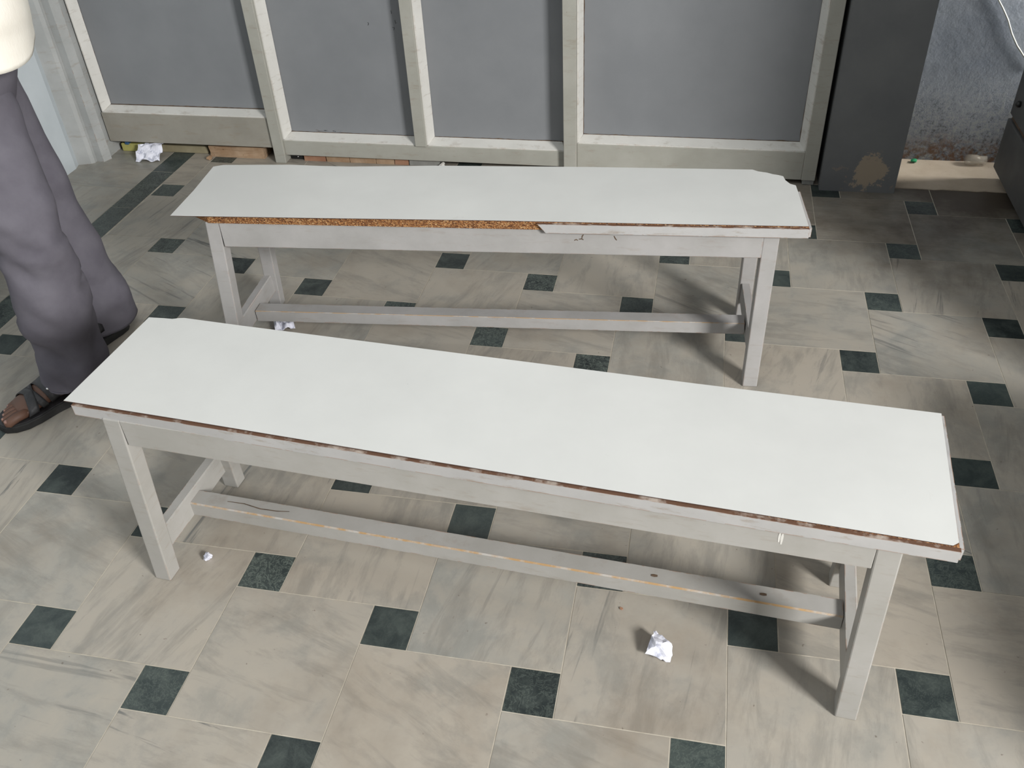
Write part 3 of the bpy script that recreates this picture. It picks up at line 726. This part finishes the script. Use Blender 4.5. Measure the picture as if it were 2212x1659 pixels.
for q, (legp, f0) in enumerate(((front_leg, 0.0), (rear_leg, 2.1))):
    rings = []
    for i, (x, y, z, rx, ry, fo) in enumerate(catmull(legp, 7)):
        R_ = ring(bm, (x, y, z), rx, ry, 48, fold=fo, ph=z*9+f0, freq=4)
        for v in R_:
            nv = mnoise.noise(Vector((v.co.x*9, v.co.y*9, v.co.z*13))+Vector((0, 0, f0)))
            cdir = (v.co-Vector((x, y, z))).normalized()
            dg_ = mnoise.noise(Vector((v.co.x*16+v.co.z*14, v.co.y*12, v.co.z*7))+Vector((5, 0, f0)))
            v.co += cdir*(nv*0.014-max(0, dg_)*0.030*(1.0 if q == 0 and z < 0.5 else 0.35))*(1.0 if z < 0.6 else 0.6)
            if i == 0 and q == 0: v.co.z += 0.03*(cdir.dot(F)) - 0.01
        rings.append(R_)
    loft_faces(bm, rings, cap=False)
rings = [ring(bm, (-1.105, 0.785, z), rx, ry, 48) for z, rx, ry in ((0.72, 0.10, 0.08), (0.77, 0.15, 0.10), (0.82, 0.172, 0.12), (0.86, 0.172, 0.125), (0.93, 0.140, 0.105), (0.97, 0.12, 0.09))]
loft_faces(bm, rings)
tr = obj('trousers', bm, M['trousers'], pr, smooth=True)
md = tr.modifiers.new('solid', 'SOLIDIFY'); md.thickness = 0.003; md.offset = -1
# shirt
bm = bmesh.new()
SB = [(-1.068, 0.768, 0.880, 0.228, 0.160), (-1.060, 0.768, 0.93, 0.224, 0.162), (-1.045, 0.768, 0.98, 0.220, 0.155), (-1.05, 0.775, 1.06, 0.215, 0.145), (-1.10, 0.78, 1.18, 0.20, 0.14), (-1.115, 0.775, 1.32, 0.215, 0.135), (-1.11, 0.775, 1.42, 0.19, 0.115), (-1.11, 0.775, 1.47, 0.10, 0.08), (-1.11, 0.77, 1.50, 0.062, 0.062)]
rings = []
for i, (x, y, z, rx, ry) in enumerate(catmull(SB, 4)):
    R_ = ring(bm, (x, y, z), rx, ry, 56, fold=0.012 if z < 1.3 else 0.0, ph=z*5, freq=6)
    if z < 0.92:
        for v in R_: v.co.z += 0.008*math.sin(4*math.atan2(v.co.y-y, v.co.x-x))
    rings.append(R_)
loft_faces(bm, rings, cap=False)
EL = {}
for sd in (1, -1):   # sleeves: shoulder to elbow, forearms folded forwards
    sh = Vector((-1.11, 0.775, 1.41))+LT*sd*0.175; el = sh+LT*sd*0.035+Vector((0, 0, -0.27))+F*0.0; wr = el+F*0.21-LT*sd*0.07+Vector((0, 0, 0.05))
    EL[sd] = (sh, el, wr)
    tube(bm, [sh-LT*sd*0.045+Vector((0, 0, 0.052)), sh-LT*sd*0.036+Vector((0, 0, 0.042)), sh-LT*sd*0.018+Vector((0, 0, 0.014)), sh-LT*sd*0.002-Vector((0, 0, 0.03)), lerpv(sh, el, 0.3), lerpv(sh, el, 0.6), lerpv(sh, el, 0.9), el-Vector((0, 0, 0.012))], [0.022, 0.046, 0.068, 0.074, 0.071, 0.067, 0.063, 0.062], 24)
st = obj('shirt', bm, M['shirt'], pr, smooth=True)
md = st.modifiers.new('solid', 'SOLIDIFY'); md.thickness = 0.0025; md.offset = -1
# body: one skinned surface from head to feet, fingers and toes as short chains rooted inside
V, E, Rr = [], [], []
def node(p, r, prev=None):
    V.append(tuple(p)); Rr.append(r)
    if prev is not None: E.append((prev, len(V)-1))
    return len(V)-1
pel = node((-1.08, 0.77, 0.93), 0.08)
sp = node((-1.085, 0.775, 1.12), 0.085, pel); chs = node((-1.105, 0.778, 1.32), 0.095, sp); nk = node((-1.11, 0.775, 1.46), 0.055, chs)
nk2 = node(Vector((-1.11, 0.775, 1.53))+F*0.01, 0.05, nk)
hd = node(Vector((-1.11, 0.775, 1.60))+F*0.03, 0.083, nk2); node(Vector((-1.11, 0.775, 1.68))+F*0.02, 0.078, hd)
tips = {}
for sd in (1, -1):
    sh, el, wr = EL[sd]
    a = node(sh-LT*sd*0.02-Vector((0, 0, 0.04)), 0.044, chs); b_ = node(lerpv(sh, el, 0.5), 0.044, a); c_ = node(el, 0.038, b_); d_ = node(lerpv(el, wr, 0.5), 0.036, c_); e_ = node(wr, 0.025, d_)
    dd = (wr-el).normalized(); tips[sd] = (wr, dd); node(wr+dd*0.055, 0.03, e_)
ank = {}
for nm, hip, kn, an, heel, toe in (('front', (-1.09, 0.72, 0.86), (-0.965, 0.64, 0.50), (-1.0, 0.66, 0.09), (-0.998, 0.685), (-1.135, 0.492)),
                                   ('rear', (-1.18, 0.86, 0.86), (-1.145, 0.89, 0.50), (-1.10, 0.94, 0.09), (-1.085, 0.955), (-1.155, 0.735))):
    a = node(hip, 0.08, pel); b_ = node(lerpv(hip, kn, 0.5), 0.07, a); c_ = node(kn, 0.053, b_); d_ = node(lerpv(kn, an, 0.35), 0.05, c_); e_ = node(an, 0.035, d_)
    ank[nm] = (Vector(an), Vector((*heel, 0)), Vector((*toe, 0)))
def skin_obj(name, V, E, Rr, mat, parent, lev=2, root=0):
    me = D.meshes.new(name); o0 = ORG[parent.name]
    me.from_pydata([tuple(Vector(p)-o0) for p in V], E, []); me.materials.append(mat)
    o = D.objects.new(name, me); COL.objects.link(o); o.parent = parent; ORG[o.name] = o0
    md = o.modifiers.new('skin', 'SKIN'); md.use_smooth_shade = True
    if not me.skin_vertices: me.attributes  # created by the modifier
    return o, me, md
def apply_skin(V, E, Rr, roots, lev=2):
    """returns a bmesh of the skinned graph in world coordinates"""
    me = D.meshes.new('tmp'); me.from_pydata([tuple(p) for p in V], E, [])
    o = D.objects.new('tmp', me); COL.objects.link(o)
    md = o.modifiers.new('s', 'SKIN')
    if len(me.skin_vertices) == 0:
        with bpy.context.temp_override(object=o, active_object=o): bpy.ops.mesh.customdata_skin_add()
    sv = me.skin_vertices[0].data
    for i, r in enumerate(Rr): sv[i].radius = (r, r); sv[i].use_root = i in roots
    sd = o.modifiers.new('d', 'SUBSURF'); sd.levels = lev; sd.render_levels = lev
    dg = bpy.context.evaluated_depsgraph_get(); dg.update()
    ev = o.evaluated_get(dg); m2 = D.meshes.new_from_object(ev)
    bm = bmesh.new(); bm.from_mesh(m2)
    D.objects.remove(o); D.meshes.remove(me); D.meshes.remove(m2)
    return bm
body = apply_skin(V, E, Rr, [0])
def chain(bm, pts, rad, seg=10):
    tube(bm, pts, rad, seg)
# feet as lofts joined into the same mesh: cross-sections from heel to ball, then five toes
def foot(bm, an, heel, toe, side):
    d = (toe-heel).normalized(); l = Vector((-d.y, d.x, 0)); Lf = (toe-heel).length
    rings = []
    for t, wd, hh, zc, off in ((-0.02, 0.012, 0.012, 0.045, 0), (0.02, 0.026, 0.024, 0.046, 0), (0.12, 0.032, 0.034, 0.056, 0), (0.25, 0.033, 0.042, 0.063, 0), (0.4, 0.034, 0.036, 0.060, 0), (0.55, 0.039, 0.027, 0.050, 0.002), (0.7, 0.045, 0.020, 0.042, 0.003), (0.8, 0.046, 0.015, 0.037, 0.002), (0.86, 0.040, 0.011, 0.034, 0)):
        c = heel+d*(Lf*t)+l*side*off; c.z = zc
        rings.append([bm.verts.new(c+l*math.cos(a)*wd+Vector((0, 0, math.sin(a)*hh))) for a in [2*math.pi*k/20 for k in range(20)]])
    loft_faces(bm, rings)
    chain(bm, [heel+d*(Lf*0.17)+Vector((0, 0, 0.05)), Vector(an)+Vector((0, 0, 0.0)), Vector(an)+Vector((0, 0, 0.12))], [0.036, 0.034, 0.042], 16)
    nails = []
    for q, (lo, t0, t1, rad) in enumerate(((-0.033, 0.80, 1.0, 0.0125), (-0.012, 0.80, 1.01, 0.0088), (0.006, 0.80, 0.975, 0.0083), (0.022, 0.78, 0.94, 0.008), (0.036, 0.75, 0.885, 0.008))):
        b0 = heel+d*(Lf*(t0-0.08))+l*side*lo*0.9; b1 = heel+d*(Lf*(t0+t1)/2)+l*side*lo; b2 = heel+d*(Lf*t1)+l*side*lo
        b0.z = 0.036; b1.z = 0.036; b2.z = 0.030
        b3 = b2+d*rad*0.7; b3.z = 0.029
        chain(bm, [b0, b1, b2, b3], [rad, rad*1.02, rad, rad*0.45], 12)
        nails.append((b2, d, rad))
    return nails
nails = foot(body, *ank['front'], -1)
foot(body, *ank['rear'], 1)
# hands: palm already skinned, add five fingers
for sd in (1, -1):
    wr, dd = tips[sd]; side = LT*sd; dn = Vector((0, 0, -1))
    for q, (o_, ln, rr) in enumerate(((-0.028, 0.062, 0.0085), (-0.010, 0.074, 0.009), (0.009, 0.070, 0.0088), (0.027, 0.055, 0.0078))):
        a = wr+dd*0.06+Vector((0, 0, o_)); b_ = a+dd*ln*0.55-side*0.006; c_ = b_+dd*ln*0.3-side*0.018
        chain(body, [wr+dd*0.03+Vector((0, 0, o_*0.8)), a, b_, c_, c_-side*0.012], [rr, rr, rr*0.95, rr*0.85, rr*0.5])
    a = wr+dd*0.015+Vector((0, 0, 0.02)); chain(body, [a, a+dd*0.03+Vector((0, 0, 0.025)), a+dd*0.055+Vector((0, 0, 0.03)), a+dd*0.066+Vector((0, 0, 0.03))], [0.011, 0.0105, 0.0095, 0.005])
# head, nose and ears
hc = Vector((-1.11, 0.775, 1.635))+F*0.025
rings = []
for dz, rx, ry, fo in ((-0.118, 0.022, 0.026, 0.045), (-0.108, 0.042, 0.048, 0.036), (-0.075, 0.058, 0.070, 0.018), (-0.035, 0.067, 0.084, 0.006), (0.01, 0.073, 0.091, 0.0), (0.05, 0.074, 0.092, -0.004), (0.085, 0.064, 0.080, -0.006), (0.108, 0.042, 0.054, -0.008), (0.117, 0.012, 0.016, -0.008)):
    rings.append([body.verts.new(hc+Vector((0, 0, dz))+F*fo+LT*math.cos(t)*rx+F*math.sin(t)*ry) for t in [2*math.pi*k/28 for k in range(28)]])
loft_faces(body, rings)
chain(body, [hc+F*0.084+Vector((0, 0, 0.022)), hc+F*0.100-Vector((0, 0, 0.006)), hc+F*0.106-Vector((0, 0, 0.018)), hc+F*0.085-Vector((0, 0, 0.030))], [0.008, 0.010, 0.014, 0.008])
for sd in (1, -1): chain(body, [hc+LT*sd*0.070+Vector((0, 0, 0.022)), hc+LT*sd*0.082+Vector((0, 0, 0.004)), hc+LT*sd*0.072-Vector((0, 0, 0.03))], [0.010, 0.014, 0.008])
obj('body', body, M['skin'], pr, smooth=True, label='brown skin')
bm = bmesh.new()
rr_ = [[bm.verts.new(hc+Vector((0, 0, dz))-F*0.012+LT*math.cos(t)*rx+F*math.sin(t)*rx*1.12) for t in [2*math.pi*k/24 for k in range(24)]] for dz, rx in ((-0.03, 0.076), (0.02, 0.084), (0.06, 0.085), (0.095, 0.073), (0.118, 0.045), (0.127, 0.012))]
for R_ in rr_[:2]:
    for v in R_:
        if (v.co-hc).dot(F) > 0.0: v.co.z = hc.z+0.052+(0.004 if R_ is rr_[1] else 0)
loft_faces(bm, rr_); obj('hair', bm, M['hair'], pr, smooth=True)
for sd in (1, -1):
    bm = bmesh.new(); bmesh.ops.create_uvsphere(bm, u_segments=12, v_segments=8, radius=0.011, matrix=Matrix.Translation(hc+F*0.076+LT*sd*0.030+Vector((0, 0, 0.012))))
    ey = obj('eye', bm, M['eye'], pr, smooth=True)
    bm = bmesh.new(); bmesh.ops.create_uvsphere(bm, u_segments=12, v_segments=8, radius=0.0055, matrix=Matrix.Translation(hc+F*0.0850+LT*sd*0.030+Vector((0, 0, 0.012))))
    obj('iris', bm, M['black'], ey, smooth=True)
bm = bmesh.new(); tube(bm, [hc+F*0.076+LT*0.024-Vector((0, 0, 0.062)), hc+F*0.091-Vector((0, 0, 0.060)), hc+F*0.076-LT*0.024-Vector((0, 0, 0.062))], [0.003, 0.006, 0.003]); obj('lips', bm, M['nail'], pr, smooth=True)
for p, d, rad in nails:
    bm = bmesh.new(); bmesh.ops.create_uvsphere(bm, u_segments=10, v_segments=6, radius=1.0)
    for v in bm.verts:
        v.co = p+Vector((0, 0, rad*0.62))+d*(v.co.x*rad*0.6+rad*0.1)+Vector((-d.y, d.x, 0))*v.co.y*rad*0.6+Vector((0, 0, v.co.z*rad*0.38))
    obj('toenail', bm, M['nail'], pr, smooth=True)
# sandals
def sandal(nm, side, open_toe=True):
    an, heel, toe = ank[nm]; d = (toe-heel).normalized(); l = Vector((-d.y, d.x, 0)); Lf = (toe-heel).length
    out = []
    prof = ((-0.10, 0.0), (-0.085, 0.026), (-0.02, 0.038), (0.1, 0.042), (0.3, 0.040), (0.5, 0.043), (0.7, 0.054), (0.85, 0.055), (0.97, 0.046), (1.06, 0.028), (1.09, 0.0))
    P = [(t, w) for t, w in prof]+[(t, -w) for t, w in prof[-2:0:-1]]
    bm = bmesh.new(); pts = [heel+d*(Lf*t)+l*w for t, w in P]
    prism(bm, [(p.x, p.y) for p in pts], 0.0, 0.022); bevel(bm, 0.004, 2)
    so = obj('sandal', bm, M['sole'], pr, smooth=False)
    bm = bmesh.new(); pts = [heel+d*(Lf*t)*0.985+l*w*0.93+d*0.001 for t, w in P]
    prism(bm, [(p.x, p.y) for p in pts], 0.0215, 0.0245); obj('insole', bm, M['leather'], so)
    def sec(t):
        T = ((-0.02, 0.012, 0.012, 0.045), (0.02, 0.026, 0.024, 0.046), (0.12, 0.032, 0.034, 0.056), (0.25, 0.033, 0.042, 0.063), (0.4, 0.034, 0.036, 0.060), (0.55, 0.039, 0.027, 0.050), (0.7, 0.045, 0.020, 0.042), (0.8, 0.046, 0.015, 0.037), (0.95, 0.046, 0.011, 0.034))
        for a, b_ in zip(T[:-1], T[1:]):
            if a[0] <= t <= b_[0]:
                f = (t-a[0])/(b_[0]-a[0]); return [lerp(a[i], b_[i], f) for i in (1, 2, 3)]
        return T[-1][1:] if t > 0.9 else T[0][1:]
    def strap(ta0, ta1, tb0, tb1, name='strap', off=0.004):
        """band over the foot: at one side spans ta0..ta1, at the other tb0..tb1"""
        bm = bmesh.new(); g = []
        for k in range(17):
            a = math.pi*(-0.12+1.24*k/16); f = k/16; row = []
            for e in range(5):
                t = lerp(lerp(ta0, ta1, e/4), lerp(tb0, tb1, e/4), f); wd, hh, zc = sec(t)
                c = heel+d*(Lf*t); c.z = max(0.024, zc+math.sin(a)*(hh+off))
                row.append(bm.verts.new(Vector((c.x, c.y, c.z))+l*math.cos(a)*(wd+off)))
            g.append(row)
        for i in range(16):
            for e in range(4): bm.faces.new((g[i][e], g[i+1][e], g[i+1][e+1], g[i][e+1]))
        o = obj(name, bm, M['leather'], so, smooth=True)
        m_ = o.modifiers.new('s', 'SOLIDIFY'); m_.thickness = 0.003; m_.offset = 1
        return o
    strap(0.30, 0.52, 0.36, 0.62)
    strap(0.68, 0.80, 0.55, 0.64)
    strap(0.55, 0.62, 0.70, 0.80)
    # heel counter
    bm = bmesh.new(); g = []
    for k in range(13):
        a = math.pi*(0.5+k/12); row = []
        for zz in (0.024, 0.05, 0.075):
            row.append(bm.verts.new(heel+d*(Lf*0.10+math.cos(a)*0.048)+l*math.sin(a)*0.037*-1+Vector((0, 0, zz))))
        g.append(row)
    for i in range(12):
        for e in range(2): bm.faces.new((g[i][e], g[i+1][e], g[i+1][e+1], g[i][e+1]))
    o = obj('heel_strap', bm, M['leather'], so, smooth=True); m_ = o.modifiers.new('s', 'SOLIDIFY'); m_.thickness = 0.003
    if nm == 'front':
        for t, aa in ((0.44, 0.30), (0.50, 0.22)):
            wd, hh, zc = sec(t); c = heel+d*(Lf*t)+l*math.cos(math.pi*aa)*(wd+0.008)*-side*-1; c.z = zc+math.sin(math.pi*aa)*(hh+0.008)
            bm = bmesh.new(); bmesh.ops.create_uvsphere(bm, u_segments=10, v_segments=6, radius=0.004, matrix=Matrix.Translation(c)); obj('stud', bm, M['metal'], so, smooth=True)
sandal('front', 1); sandal('rear', 1)
